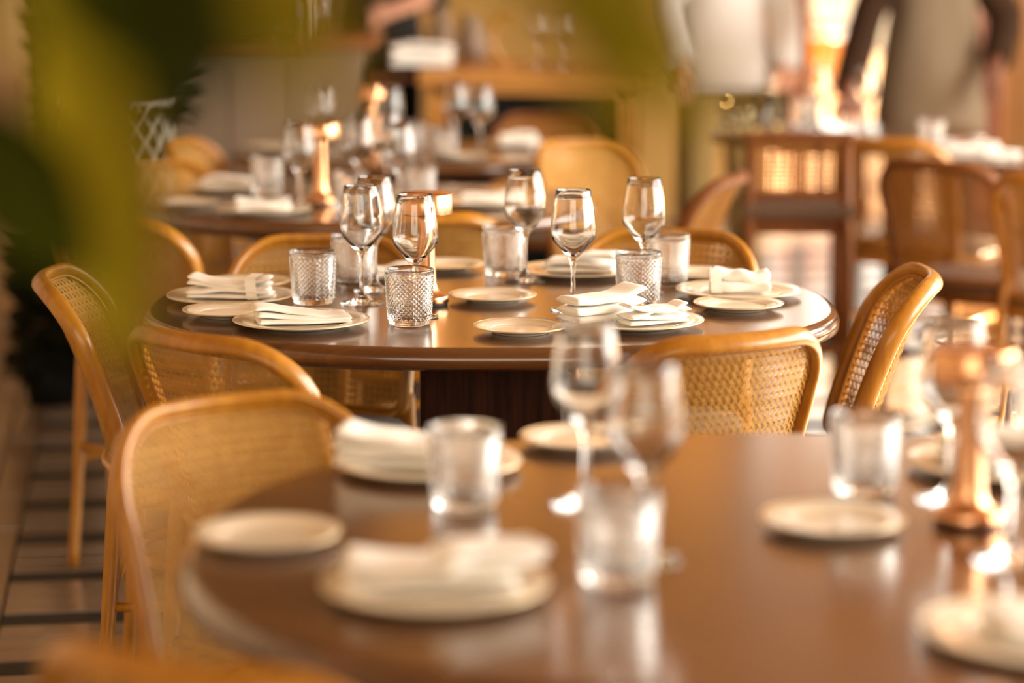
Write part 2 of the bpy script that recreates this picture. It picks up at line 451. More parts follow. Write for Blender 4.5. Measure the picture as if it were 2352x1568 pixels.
def chair_xf(xl, zl, xr, zr, sc_=1.0):
    """left / right top corners of the back as the lens sees them -> location, yaw. facing = perpendicular"""
    a = Vector((xl, D(zl, .8))); b = Vector((xr, D(zr, .8)))
    m = (a + b) / 2; d = b - a; yaw = math.atan2(d.y, d.x)
    off = Vector((-math.sin(yaw), math.cos(yaw))) * CORNER_Y * sc_
    loc = m - off
    return (loc.x, loc.y, 0), yaw
def px(u, v, z=.80):
    p = P(u, v, z); zc = p.y * math.cos(TH) + (H - z) * math.sin(TH); return p.x, zc
chairs = [
 # (label, group, (x1,z1,x2,z2) where facing is to the left-normal of 1->2, style)
 ('honey cane chair at the near left of the middle table, seen from behind', 'mid', (-.605, 3.80, -.315, 3.57), 0),
 ('cane chair at the left end of the middle table, seen edge on', 'mid', (-.785, 4.50, -.775, 4.14), 0),
 ('cane chair across the middle table, framed between the left plates and wine glasses', 'mid', (-.188, 4.76, -.556, 4.79), 0),
 ('cane chair across the middle table behind its two right-hand diamond tumblers', 'mid', (.495, 4.82, .135, 4.92), 0),
 ('cane chair at the right end of the middle table, light through its weave', 'mid', (.683, 4.13, .702, 4.50), 0),
 ('honey cane chair at the near right of the middle table', 'mid', (.160, 3.60, .49, 3.77), 0),
 ('blurred cane chair at the left of the near table', 'near', (-.205, 3.20, -.50, 3.00), 0),
 ('strongly blurred orange chair in the bottom left corner', 'near', (-.425, 2.14, -.10, 1.97), 0),
 ('cane chair turned away on the left, behind the big green leaf', 'far', (-1.00, 5.27, -.70, 5.10), 0),
 ('cane chair with its back to the middle table, right behind the copper lamp', 'far', (-.37, 5.25, -.02, 5.25), 0),
 ('blurred cane chair at the left end of the second table', 'far', (-.80, 6.46, -1.07, 6.22), 0),
 ('small blurred cane chair at the left of the farthest table', 'far', (-.90, 7.25, -.98, 6.9), 0),
 ('tall pale cane chair at the right end of the second table', 'far', (.34, 7.12, .07, 6.92), 0),
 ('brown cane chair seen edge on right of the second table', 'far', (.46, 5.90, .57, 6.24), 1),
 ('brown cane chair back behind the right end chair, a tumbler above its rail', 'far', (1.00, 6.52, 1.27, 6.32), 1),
 ('light cane chair half hidden behind the brown cane chair on the right', 'far', (.98, 7.22, 1.26, 7.04), 0),
 ('light cane chair cut by the right edge of the picture', 'far', (1.23, 6.15, 1.50, 5.95), 0),
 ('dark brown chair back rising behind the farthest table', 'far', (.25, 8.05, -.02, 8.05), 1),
]
GR = {'mid': 'cane chairs around the middle table', 'near': 'cane chairs around the near table', 'far': 'cane chairs in the back of the room'}
proto = {}
for lab, g, (a, b, c, d), st in chairs:
    loc, yaw = chair_xf(a, b, c, d)
    if st not in proto:
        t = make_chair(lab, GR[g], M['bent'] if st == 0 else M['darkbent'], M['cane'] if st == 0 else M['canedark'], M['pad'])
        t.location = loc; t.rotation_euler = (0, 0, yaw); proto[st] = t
    else: dup(proto[st], loc, yaw, lab, GR[g])

# ------------------------------------------------------------------ tables
def table(label, cx, cy, a, b, n=2.4, ped=None, rz=0, pw=.125):
    t = empty('dining_table', label, 'table', (cx, cy, 0), rz, 'dark wood dining tables')
    N = 96
    def ring(off):
        o = []
        for k in range(N):
            th = 2 * PI * k / N; c_, s_ = math.cos(th), math.sin(th)
            o.append(((a + off) * math.copysign(abs(c_) ** (2 / n), c_), (b + off) * math.copysign(abs(s_) ** (2 / n), s_)))
        return o
    bm = bmesh.new(); rings = []
    for off, z in ((-.08, .705), (-.030, .708), (-.008, .714), (.002, .720), (.003, .732), (-.001, .742), (-.007, .748), (-.014, .75)):
        rings.append([bm.verts.new((x, y, z)) for x, y in ring(off)])
    for r1, r2 in zip(rings, rings[1:]):
        for k in range(N): bm.faces.new((r1[k], r1[(k + 1) % N], r2[(k + 1) % N], r2[k]))
    bm.faces.new(rings[-1]); bm.faces.new(rings[0][::-1])
    o = obj('tabletop', bm, M['top'], t, True)
    for p in o.data.polygons:
        if len(p.vertices) > 4: p.use_smooth = False
    bm = bmesh.new(); r1 = [bm.verts.new((x, y, .705)) for x, y in ring(-.20)]; r2 = [bm.verts.new((x, y, .675)) for x, y in ring(-.21)]
    for k in range(N): bm.faces.new((r2[k], r2[(k + 1) % N], r1[(k + 1) % N], r1[k]))
    bm.faces.new(r2[::-1]); bm.faces.new(r1)
    obj('apron', bm, M['ped'], t)
    pm = ped or M['ped']
    obj('pedestal', bx(-pw, -pw, .04, pw, pw, .672, .012), pm, t)
    obj('foot_plate', bx(-pw * 2.1, -pw * 2.1, 0, pw * 2.1, pw * 2.1, .04, .01), pm, t)
    return t
c = P(1128, 693); table('round-ended dark table in sharp focus, laid for four', c.x, c.y, .618, .50)
MIDC = c.copy()
c = Vector((.31, D(2.66, .75))); NEARC = c
table('large blurred dark table filling the lower right', c.x, c.y, .665, .575, 2.3)
c = P(843, 462); table('second dark table beyond the middle one, with a copper lamp at its centre', c.x, c.y, .56, .44)
c = P(930, 345); table('farthest dark table on the left, in front of the oak sideboard', c.x, c.y, .53, .44)
c = P(1945, 297); T4 = c; table('blurred table at the back right on a black pedestal, a person leaning on it', c.x, c.y, .46, .36, ped=M['blackped'], pw=.045)
c = P(2400, 356); T5 = c; table('small table cut by the right picture edge, with napkins on it', c.x, c.y, .40, .33, ped=M['blackped'], pw=.045)

# ------------------------------------------------------------------ tableware
def wine_mesh():
    out = [(0, 0), (.036, 0), (.0395, .0010), (.0398, .002), (.034, .0032), (.022, .0055), (.012, .0105), (.0062, .019), (.0042, .033), (.0036, .053), (.0038, .072), (.0050, .084),
           (.0078, .0915), (.0160, .1010), (.0252, .1115), (.0338, .1215), (.0385, .1290), (.0402, .1365), (.0401, .144), (.0386, .160), (.0362, .178), (.0332, .197), (.0304, .2125), (.0301, .2130)]
    inn = [(.0296, .2124), (.0325, .197), (.0355, .178), (.0379, .160), (.0394, .144), (.0393, .1375), (.0372, .1305), (.0318, .1232), (.0228, .1135), (.0135, .1045), (.0055, .0985), (0, .0970)]
    bm = lathe(out + inn, 56); bmesh.ops.recalc_face_normals(bm, faces=bm.faces)
    me = bpy.data.meshes.new('wine_glass'); bm.to_mesh(me); bm.free(); me.materials.append(M['glass'])
    for p in me.polygons: p.use_smooth = True
    return me
def tumbler_mesh():
    bm = bmesh.new(); N = 29; rows = 18; z0, z1 = .011, .084
    def rad(z): return .0362 + (.0420 - .0362) * (z / .096) ** .8
    NN = 2 * N; g = {}
    for j in range(rows + 1):
        z = z0 + (z1 - z0) * j / rows
        for i in range(NN):
            apex = (i + j) % 2 == 1
            r = rad(z) + (.0009 if apex else -.0007)
            a = 2 * PI * i / NN
            g[i, j] = bm.verts.new((r * math.cos(a), r * math.sin(a), z))
    sharp = []
    for j in range(rows):
        for i in range(NN):
            a, b, c_, d = g[i, j], g[(i + 1) % NN, j], g[(i + 1) % NN, j + 1], g[i, j + 1]
            # split along the groove (even-even corners) so every diamond keeps its four facets
            if (i + j) % 2 == 0: fs = ((a, b, c_), (a, c_, d))
            else: fs = ((a, b, d), (b, c_, d))
            for f in fs: bm.faces.new(f)
    def ring(r, z): return [bm.verts.new((r * math.cos(2 * PI * i / NN), r * math.sin(2 * PI * i / NN), z)) for i in range(NN)]
    def join(a, b, sm=True):
        for k in range(NN):
            f = bm.faces.new((a[k], a[(k + 1) % NN], b[(k + 1) % NN], b[k])); f.smooth = sm
    bot = [g[i, 0] for i in range(NN)]; top = [g[i, rows] for i in range(NN)]
    rb = [ring(.030, 0), ring(.0345, .001), ring(.0358, .004), ring(.0362, .009)]
    for a, b in zip(rb, rb[1:]): join(a, b)
    join(rb[-1], bot, False)
    f = bm.faces.new(rb[0][::-1])
    rt = [ring(.0417, .0865), ring(.0421, .093), ring(.0416, .0955), ring(.0405, .096), ring(.0394, .095), ring(.0388, .088), ring(.0372, .06), ring(.0345, .022), ring(.0320, .0145), ring(.022, .0118), ring(.008, .011)]
    join(top, rt[0], False)
    for a, b in zip(rt, rt[1:]): join(a, b)
    bm.faces.new(rt[-1])
    bmesh.ops.recalc_face_normals(bm, faces=bm.faces)
    me = bpy.data.meshes.new('diamond_tumbler'); bm.to_mesh(me); bm.free(); me.materials.append(M['cutglass']); return me
WINE, TUMB = wine_mesh(), tumbler_mesh()
def wine(u, v, label, group, dz=0):
    p = P(u, v); o = link('wine_glass', WINE); o.location = (p.x, p.y, .7503); o.rotation_euler = (0, 0, random.uniform(0, 6)); tag(o, label, 'wine glass', group)
def tumb(u, v, label, group):
    p = P(u, v); o = link('tumbler', TUMB); o.location = (p.x, p.y, .7503); o.rotation_euler = (0, 0, random.uniform(0, 6)); tag(o, label, 'tumbler', group)
def plate_parts(R_):
    w_ = .64 * R_
    prof = [(0, .002), (w_ * .82, .002), (w_ * .84, 0), (w_ * .92, 0), (w_ * .95, .002), (w_ * 1.05, .0045), (R_ * .85, .0078), (R_ * .985, .0105), (R_, .0115),
            (R_ * .985, .0128), (R_ * .85, .0108), (w_ * 1.10, .0088), (w_ * 1.0, .0062), (w_ * .93, .0050), (w_ * .7, .0045), (0, .0045)]
    bm = lathe(prof, 72); bmesh.ops.recalc_face_normals(bm, faces=bm.faces)
    me = bpy.data.meshes.new('plate'); bm.to_mesh(me); bm.free(); me.materials.append(M['china'])
    for p in me.polygons: p.use_smooth = True
    ring = [(R_ * .992 * math.cos(2 * PI * k / 72), R_ * .992 * math.sin(2 * PI * k / 72), .0123) for k in range(72)]
    bm = tube(ring, .0008, 6, closed=True); m2 = bpy.data.meshes.new('rim_line'); bm.to_mesh(m2); bm.free(); m2.materials.append(M['rimgold'])
    bm = tube([(w_ * 1.0 * math.cos(2 * PI * k / 72), w_ * 1.0 * math.sin(2 * PI * k / 72), .0063) for k in range(72)], .0008, 6, closed=True)
    m3 = bpy.data.meshes.new('well_line'); bm.to_mesh(m3); bm.free(); m3.materials.append(M['china'])
    return me, m2, m3
PL = {'big': plate_parts(.116), 'small': plate_parts(.080)}
def plate(u, v, kind, label, group):
    p = P(u, v); t = empty('dinner_plate' if kind == 'big' else 'side_plate', label, 'plate', (p.x, p.y, .7503), 0, group)
    a, b, c_ = PL[kind]; link('dish', a, None, t); link('rim_line', b, None, t); link('well_line', c_, None, t); return p
def napkin(p, yaw, L, Wd, hgt, layers, label, group, band=None, skew=0.0, z0=.0072, wave=0.0, dx=0, dy=0, tilt=0.0, seed=1):
    """folded cloth: a stack of soft folded layers, each a rounded slab joined at a fold edge"""
    rnd = random.Random(seed); bm = bmesh.new(); th = hgt / layers
    NL, NC = 22, 20
    for k in range(layers):
        wk = Wd * (1 - .10 * rnd.random() - (.10 * k / layers)); sh = rnd.uniform(-.05, .05) * Wd + skew * k * .01
        lk = L * (1 - .05 * rnd.random()); lsh = rnd.uniform(-.02, .02) * L; ph = rnd.uniform(0, 6)
        rings = []
        for i in range(NL + 1):
            u = i / NL * 2 - 1; ring = []
            e = 1 - .55 * max(0, abs(u) - .93) / .07
            for j in range(NC):
                a = 2 * PI * j / NC; c_, s_ = math.cos(a), math.sin(a)
                y = wk / 2 * math.copysign(abs(c_) ** .45, c_) * (1 - (0 if c_ < 0 else .06 * (1 + math.sin(3 * u + ph))))
                z = th / 2 * 1.04 * math.copysign(abs(s_) ** .75, s_) * e
                sag = .0022 * math.sin(2.2 * u + ph) * (k + .3) + .0005 * math.sin(7 * u + ph * 2) * k
                zz = th * (k + .5) + z + sag * (1 if k else .0) + wave * math.sin(u * 8 + 1) * (k + .5) / layers + tilt * (u + 1) * L / 2 * (k + .5) / layers
                ring.append(bm.verts.new((u * lk / 2 + lsh, y + sh + .003 * math.sin(4 * u + ph), max(zz, .0004))))
            rings.append(ring)
        for r1, r2 in zip(rings, rings[1:]):
            for j in range(NC): bm.faces.new((r1[j], r1[(j + 1) % NC], r2[(j + 1) % NC], r2[j]))
        bm.faces.new(rings[0][::-1]); bm.faces.new(rings[-1])
    bmesh.ops.recalc_face_normals(bm, faces=bm.faces)
    t = empty('napkin', label, 'napkin', (p.x + dx, p.y + dy, .7503 + z0), yaw, group)
    obj('folded_cloth', bm, M['linen'], t, True)
    if band is not None:
        bm = bmesh.new(); x = band * L / 2
        ring = [(x + .002 * math.sin(a * 2), (Wd / 2 + .003) * math.copysign(abs(math.cos(a)) ** .35, math.cos(a)), hgt / 2 + (hgt / 2 + .0035) * math.copysign(abs(math.sin(a)) ** .5, math.sin(a))) for a in [2 * PI * k / 28 for k in range(28)]]
        r1 = [bm.verts.new((x_, y_, max(z_, -.0005))) for x_, y_, z_ in ring]; r2 = [bm.verts.new((x_ + .02, y_, max(z_, -.0005))) for x_, y_, z_ in ring]
        for k in range(28): bm.faces.new((r1[k], r1[(k + 1) % 28], r2[(k + 1) % 28], r2[k]))
        obj('cloth_band', bm, M['linen'], t, True)
    return t
def lamp(u, v, label):
    p = P(u, v); t = empty('table_lamp', label, 'lamp', (p.x, p.y, .7503), 0, 'cordless copper table lamps')
    obj('foot_pad', lathe([(0, 0), (.037, 0), (.0375, .001), (.0375, .005), (0, .005)], 48), M['rubber'], t)
    base = [(0, .005), (.0385, .005), (.0395, .0065), (.0395, .0165), (.0385, .018), (.030, .020), (.024, .024), (.0198, .031), (.0180, .042), (.0168, .06), (.0150, .11), (.0140, .150), (.0140, .168), (0, .168)]
    obj('stand', lathe(base, 56), M['copper'], t, True)
    sh = [(.0455, .163), (.0462, .1635), (.0465, .166), (.0465, .1985), (.0455, .2005), (.0440, .201), (0, .201)]
    o = obj('shade', lathe(sh, 64), M['copper'], t, True)
    obj('shade_lining', lathe([(.0452, .1635), (.0452, .195), (0, .195)], 48), M['diffuser'], t, True)
    return t
gW, gT, gD, gS, gN = ('wine glasses on the middle table', 'tumblers on the middle table', 'dinner plates on the middle table', 'side plates on the middle table', 'folded napkins on the middle table')
# middle table (in focus)
wine(832, 697, 'front one of the two overlapping wine glasses left of the copper lamp', gW)
wine(862, 668, 'wine glass half hidden behind another, above the left napkins', gW)
wine(955, 728, 'wine glass directly in front of the copper lamp shade', gW)
wine(1206, 646, 'wine glass with V-shaped bowl beside the blurred tumbler, tallest in the middle', gW)
wine(1316, 712, 'wine glass standing alone in the clear centre right of the table', gW)
wine(1478, 673, 'right-hand wine glass between the two diamond tumblers', gW)
tumb(720, 697, 'diamond-cut tumbler beside the stacked napkin on the left', gT)
tumb(813, 655, 'diamond-cut tumbler seen behind the stem of a left wine glass', gT)
tumb(941, 745, 'nearest diamond-cut tumbler, in front of the copper lamp foot', gT)
tumb(1158, 632, 'softly blurred diamond tumbler left of the V-bowl wine glass', gT)
tumb(1466, 700, 'diamond-cut tumbler right behind the fanned napkin', gT)
tumb(1533, 653, 'diamond-cut tumbler at the back right, behind another tumbler', gT)
lamp(980, 700, 'cordless copper lamp with flat round shade on the middle table')
p = plate(530, 690, 'big', 'cream dinner plate under the stacked napkin at the left end', gD)
napkin(p, R(-4), .152, .075, .036, 4, 'white napkin folded in a thick stack with a band, at the left table end', gN, band=.45, seed=3)
p = plate(692, 748, 'big', 'cream dinner plate at the front left, nearest the tumbler', gD)
napkin(p, R(12), .165, .080, .024, 3, 'white napkin with beige shaded fold on the front left plate', gN, seed=5, skew=1.0, tilt=-.06)
p = plate(1325, 630, 'big', 'cream dinner plate at the back centre under a flat napkin', gD)
napkin(p, R(-12), .140, .085, .028, 3, 'flat folded napkin on the back centre plate behind a wine glass stem', gN, seed=8, tilt=.06, dx=.01)
p = plate(1697, 678, 'big', 'cream dinner plate at the right end under an upright napkin', gD)
napkin(p, R(-2), .112, .046, .040, 2, 'napkin folded upright like a box on the right plate', gN, band=-.95, seed=9, wave=.0022)
p = plate(1460, 748, 'big', 'cream dinner plate at the near right, napkin spread over both sides', gD)
napkin(p, R(33), .145, .075, .040, 3, 'large slanting half of a napkin left of the near right plate', gN, seed=11, dx=-.060, dy=.012, tilt=.16)
napkin(p, R(24), .115, .055, .028, 4, 'small fanned napkin lying on the right of the near right plate', gN, seed=12, dx=.030, dy=-.015, tilt=.08)
plate(525, 725, 'small', 'empty side plate at the front left, beside the napkin plates', gS)
plate(570, 658, 'small', 'side plate mostly hidden behind the stacked napkin', gS)
plate(1132, 690, 'small', 'empty side plate in the middle, right of the copper lamp foot', gS)
plate(1196, 763, 'small', 'empty side plate at the front edge of the middle table', gS)
plate(1020, 618, 'small', 'side plate at the back behind the copper lamp', gS)
plate(1600, 638, 'small', 'side plate behind the upright napkin on the right', gS)
plate(1696, 710, 'small', 'empty side plate in front of the upright napkin, casting a shadow', gS)
p = plate(886, 641, 'small', 'side plate at the back behind the overlapping wine glasses', gS)
napkin(p, R(8), .09, .06, .022, 3, 'napkin peeking out behind the overlapping wine glasses', gN, seed=14)

# near table (blurred)
gW, gT, gD, gS, gN = ('wine glasses on the near table', 'tumblers on the near table', 'dinner plates on the near table', 'side plates on the near table', 'napkins on the near table')
wine(1345, 1158, 'blurred wine glass in the middle foreground, left of another', gW)
wine(1478, 1288, 'blurred wine glass in the middle foreground behind the biggest tumbler', gW)
wine(2182, 1148, 'blurred wine glass just left of the near copper lamp', gW)
wine(2322, 1288, 'blurred wine glass just right of the near copper lamp', gW)
tumb(1068, 1165, 'blurred tumbler before the far napkin of the near table', gT)
tumb(1420, 1335, 'nearest blurred tumbler, right of the big napkin plate', gT)
tumb(1985, 1130, 'blurred tumbler standing behind the small right plate', gT)
tumb(2395, 1010, 'blurred tumbler cut by the right edge beyond the copper lamp', gT)
lamp(2222, 1205, 'large blurred copper lamp at the right of the near table')
p = plate(985, 1075, 'big', 'blurred dinner plate at the far left of the near table', gD)
napkin(p, R(-8), .165, .095, .042, 4, 'blurred beige napkin behind the near tumbler', gN, seed=21, dx=-.03)
p = plate(1000, 1360, 'big', 'large blurred dinner plate at the bottom centre', gD)
napkin(p, R(4), .175, .11, .026, 3, 'blurred napkin lying flat on the bottom centre plate', gN, seed=22, dx=-.01, dy=.015)
napkin(p, R(28), .115, .06, .026, 2, 'bright rolled napkin end at the right of the bottom centre plate', gN, seed=23, dx=.055, dy=-.012, z0=.030)
p = plate(2400, 1470, 'big', 'blurred dinner plate in the bottom right corner', gD)
napkin(p, R(10), .15, .09, .026, 3, 'blurred napkin in the bottom right corner', gN, seed=24, dx=.02)
p = plate(2300, 1078, 'big', 'blurred dinner plate behind the near copper lamp', gD)
napkin(p, R(6), .15, .08, .034, 3, 'blurred napkin behind the near copper lamp', gN, seed=25)
plate(616, 1243, 'small', 'blurred empty side plate at the left of the near table', gS)
plate(1335, 1020, 'small', 'blurred side plate at the far side of the near table', gS)
plate(1912, 1210, 'small', 'blurred empty side plate in front of the right tumbler', gS)

# second table
gW, gT, gD, gS, gN = ('wine glasses on the second table', 'tumblers on the second table', 'plates on the second table', 'side plates on the second table', 'napkins on the second table')
lamp(738, 470, 'blurred copper lamp on the second table, left of many glasses')
wine(690, 485, 'blurred wine glass touching the left of the second copper lamp', gW)
wine(824, 463, 'first blurred wine glass right of the second copper lamp', gW)
wine(890, 445, 'blurred wine glass in the middle of the second table cluster', gW)
wine(920, 488, 'blurred wine glass at the right of the second table cluster', gW)
tumb(615, 444, 'blurred tumbler left of the second copper lamp', gT)
tumb(805, 484, 'blurred tumbler right of the foot of the second copper lamp', gT)
tumb(963, 468, 'blurred tumbler above the middle table lamp shade', gT)
p = plate(428, 472, 'small', 'empty plate at the left end of the second table', gS)
p = plate(515, 436, 'big', 'dinner plate at the back left of the second table', gD)
napkin(p, 0, .15, .09, .026, 3, 'napkin on the back left of the second table', gN, seed=31, dx=.02)
p = plate(605, 488, 'big', 'dinner plate at the front of the second table', gD)
napkin(p, 0, .13, .07, .026, 3, 'bright napkin at the front of the second table', gN, seed=32)
p = plate(1110, 472, 'big', 'dinner plate at the right of the second table', gD)
napkin(p, 0, .15, .08, .026, 3, 'bright napkin seen left of the V-bowl wine glass', gN, seed=33, dx=.02)

# farthest table
gW, gT, gD, gS, gN = ('wine glasses on the farthest table', 'tumblers on the farthest table', 'plates on the farthest table', 'side plates on the farthest table', 'napkins on the farthest table')
lamp(852, 352, 'farthest copper lamp, before the black end of the oak sideboard')
wine(738, 362, 'far wine glass above the second copper lamp shade', gW)
wine(895, 366, 'far wine glass right beside the farthest copper lamp', gW)
wine(1046, 352, 'far wine glass before the black sideboard front, left one', gW)
wine(1104, 362, 'far wine glass before the black sideboard front, right one', gW)
tumb(1020, 369, 'far tumbler before the black sideboard front', gT)
tumb(948, 352, 'far tumbler right of the farthest copper lamp', gT)
tumb(792, 350, 'far tumbler left of the farthest copper lamp', gT)
p = plate(650, 342, 'big', 'plate at the left end of the farthest table', gD)
p = plate(1190, 336, 'big', 'plate at the right end of the farthest table', gD)
napkin(p, 0, .12, .08, .034, 3, 'left one of two bright napkins on the farthest table', gN, seed=41)
p = P(1262, 346)
napkin(p, R(-8), .11, .06, .026, 2, 'right one of two bright napkins on the farthest table', gN, seed=42, z0=0.0005)
p = plate(1065, 366, 'small', 'side plate at the front of the farthest table', gS)

# back right tables
gW, gT, gD, gS, gN = ('wine glasses at the back right', 'tumblers at the back right', 'plates at the back right', '', 'napkins at the back right')
tumb(2136, 348, 'tumbler on the small right table, above the brown chair back', gT)
tumb(1852, 292, 'tumbler on the back right table before the bright opening', gT)
wine(1600, 370 - 62, 'far wine glass beside the left end of the back right table', gW) if False else None
wine(1985, 306, 'wine glass under the arm of the leaning person', gW)
wine(1880, 300, 'wine glass next to the hand of the leaning person', gW)
p = P(2230, 345); napkin(p, R(-6), .17, .09, .02, 3, 'flat white napkin on the small right table, beside the tumbler', gN, seed=51, z0=.0005)
p = P(2300, 366); napkin(p, R(-14), .11, .06, .026, 2, 'small bright napkin at the front of the small right table', gN, seed=52, z0=.0005)
def amber(u, v, h, r, label):
    p = P(u, v); bm = lathe([(0, 0), (r * .95, 0), (r, .004), (r, h), (r - .003, h), (r - .003, .01), (0, .009)], 32)
    bmesh.ops.recalc_face_normals(bm, faces=bm.faces)
    o = obj('amber_tumbler', bm, M['amber'], None, True); o.location = (p.x, p.y, .7503); tag(o, label, 'glass', 'amber glasses at the back right')
amber(1745, 300, .13, .040, 'tall amber glass on the back right table')
M['amber_glow'] = bpy.data.materials.new('added_amber_glow'); M['amber_glow'].use_nodes = True
fb = M['amber_glow'].node_tree.nodes['Principled BSDF']; fb.inputs['Emission Color'].default_value = (1.0, .55, .15, 1); fb.inputs['Emission Strength'].default_value = 60  # glow added in place of sunlight shining through the amber glass
for (u_, v_, h_), lab_ in zip(((1668, 298, .095), (1708, 292, .11)), ('amber glass with an added glow at the left end of the back right table', 'taller amber glass with an added glow beside the tall amber glass')):
    p = P(u_, v_); t = empty('glow_glass', lab_, 'candle', (p.x, p.y, .7503), 0, 'amber glasses with an added glow on the back right table')
    r = .028; bm = lathe([(0, 0), (r * .95, 0), (r, .004), (r, h_), (r - .002, h_), (r - .002, .01), (0, .009)], 32)
    bmesh.ops.recalc_face_normals(bm, faces=bm.faces); obj('glass_cup', bm, M['amber'], t, True)
    obj('wax', lathe([(0, .0095), (.018, .0095), (.018, h_ * .55), (0, h_ * .55)], 24), M['wax'], t, True)
    obj('amber_glow', lathe([(0, h_ * .60), (.006, h_ * .60 + .008), (.007, h_ * .60 + .016), (.003, h_ * .60 + .032), (0, h_ * .60 + .042)], 12), M['amber_glow'], t, True)
amber(1792, 290, .12, .034, 'amber glass before the bright terrace opening')

# counter stool at the back right (square cane back)
t = empty('counter_stool', 'dark wooden stool with square cane back left of the black pedestal', 'stool', (P(1835, 315, .85).x, P(1835, 315, .85).y, 0), R(-4))
for s in (-1, 1):
    obj('leg', tube([(s * .13, 0, .86), (s * .135, .0, .60), (s * .15, -.03, 0)], [.016, .018, .015], 8), M['darkbent'], t, True)
    obj('leg', tube([(s * .13, .30, .64), (s * .145, .33, 0)], [.018, .014], 8), M['darkbent'], t, True)
obj('top_rail', bx(-.15, -.018, .835, .15, .018, .865, .006), M['darkbent'], t)
obj('lower_rail', bx(-.13, -.014, .675, .13, .014, .70, .005), M['darkbent'], t)
obj('middle_rail', bx(.055, -.01, .70, .07, .01, .835, .003), M['darkbent'], t)
bm = bmesh.new()
for k in range(21):
    x = -.125 + k * .0125; box(bm, x - .0026, -.002, .70, x + .0026, 0, .84)
for k in range(11):
    z = .705 + k * .0125; box(bm, -.13, -.0035, z - .0026, .13, -.0015, z + .0026)
o = obj('cane_back', bm, M['canedark'], t); o['kind'] = 'stuff'
obj('seat', bx(-.155, -.02, .625, .155, .33, .665, .012), M['leather'], t)
obj('seat_apron', bx(-.14, 0, .58, .14, .31, .625, .004), M['darkbent'], t)
obj('foot_rail', bx(-.14, -.03, .25, .14, -.01, .275, .004), M['darkbent'], t)

# terrace furniture out in the sun
for k, (x_, y_, a_) in enumerate(((1.75, 15.0, 20), (2.5, 14.2, -60), (2.1, 18.0, 170), (3.3, 17.0, 100), (1.5, 20.0, 0), (2.9, 21.5, 60))):
    dup(proto[k % 2], (x_, y_, -.02), R(a_), ['sunlit chair outside just beyond the terrace opening', 'sunlit chair outside turned to the right', 'far sunlit chair outside, second row', 'far sunlit chair outside behind the leaning person', 'farthest sunlit chair outside behind the amber glasses', 'farthest sunlit chair outside behind the taupe tunic'][k], 'chairs out on the sunlit terrace')
for k, (x_, y_) in enumerate(((2.0, 16.3), (2.4, 19.6))):
    t = table(['round table outside in the sun, nearer one', 'round table outside in the sun, farther one'][k], x_, y_, .45, .45, 2.0, ped=M['blackped'], pw=.05); t['group'] = 'terrace tables'; t.location.z = -.02
struct('ground_added_wall', bx(-4, 30, -.02, 16, 30.5, 1.1), M['white'])  # white wall added for the bright patch beyond the opening

# ------------------------------------------------------------------ background furniture
def zt(v, zc): return H - (v + 155) / (1.0142 * FPX / zc)
# serving counter with taupe front and red brown top
t = empty('serving_counter', 'taupe fronted serving counter with a red-brown wooden top', 'counter', (-.83, D(8.9, .5), 0))
obj('body', bx(-.42, -.25, .06, .28, .3, 1.0, .006), M['taupe'], t)
obj('plinth', bx(-.40, -.22, 0, .26, .3, .06), M['black'], t)
obj('countertop', bx(-.45, -.28, 1.0, .34, .33, 1.045, .008), M['redwood'], t)
for k in range(3):
    obj('front_panel', bx(-.40 + k * .225, -.258, .10, -.40 + k * .225 + .215, -.25, .97, .003), M['taupe'], t)
t = empty('bottle_rack', 'black shelf rack between the counter and the oak sideboard', 'rack', (-.485, D(8.9, .5), 0))
obj('back_panel', bx(-.06, .12, 0, .14, .14, .93), M['black'], t)
for s in (-.06, .13): obj('side_panel', bx(s, -.15, 0, s + .012, .12, .93), M['black'], t)
for k in range(5): obj('shelf', bx(-.048, -.15, .08 + k * .2, .13, .12, .095 + k * .2), M['redwood'], t)
# oak sideboard
sx0, sx1 = -.33, .47; sy0 = D(8.45, .9); 
t = empty('oak_sideboard', 'golden oak sideboard with thick top over a black shelf front', 'sideboard', ((sx0 + sx1) / 2, sy0, 0))
hw = (sx1 - sx0) / 2
obj('worktop', bx(-hw, 0, .875, hw, .95, .93, .01), M['oak'], t)
obj('rail', bx(-hw + .05, .03, .845, hw - .05, .06, .875), M['oak'], t)
for s in (-hw + .03, hw - .09):
    obj('leg', bx(s, .03, 0, s + .07, .10, .875, .006), M['oak'], t); obj('leg', bx(s, .85, 0, s + .07, .92, .875, .006), M['oak'], t)
obj('black_cabinet', bx(-hw + .10, .08, .10, hw - .09, .86, .845, .004), M['black'], t)
for k in range(2): obj('door', bx(-hw + .11 + k * .305, .068, .13, -hw + .11 + k * .305 + .295, .08, .83, .003), M['black'], t)
def onp(u, v, z): return P(u, v, z)
p = onp(965, 150, .93); t = napkin(Vector((p.x, p.y, 0)), R(6), .24, .16, .075, 4, 'heap of cream towels on the left of the oak sideboard', 'towels on the sideboard', seed=61, z0=0, tilt=.02)
t.location.z = .9305; t['category'] = 'towel'; t.name = 'towel_heap'
for k, (u, v) in enumerate(((1243, 150), (1305, 152))):
    p = onp(u, v, .93); o = link('wine_glass', WINE); o.location = (p.x, p.y, .9303); tag(o, ['left wine glass on the oak sideboard', 'right wine glass on the oak sideboard'][k], 'wine glass', 'wine glasses on the sideboard')
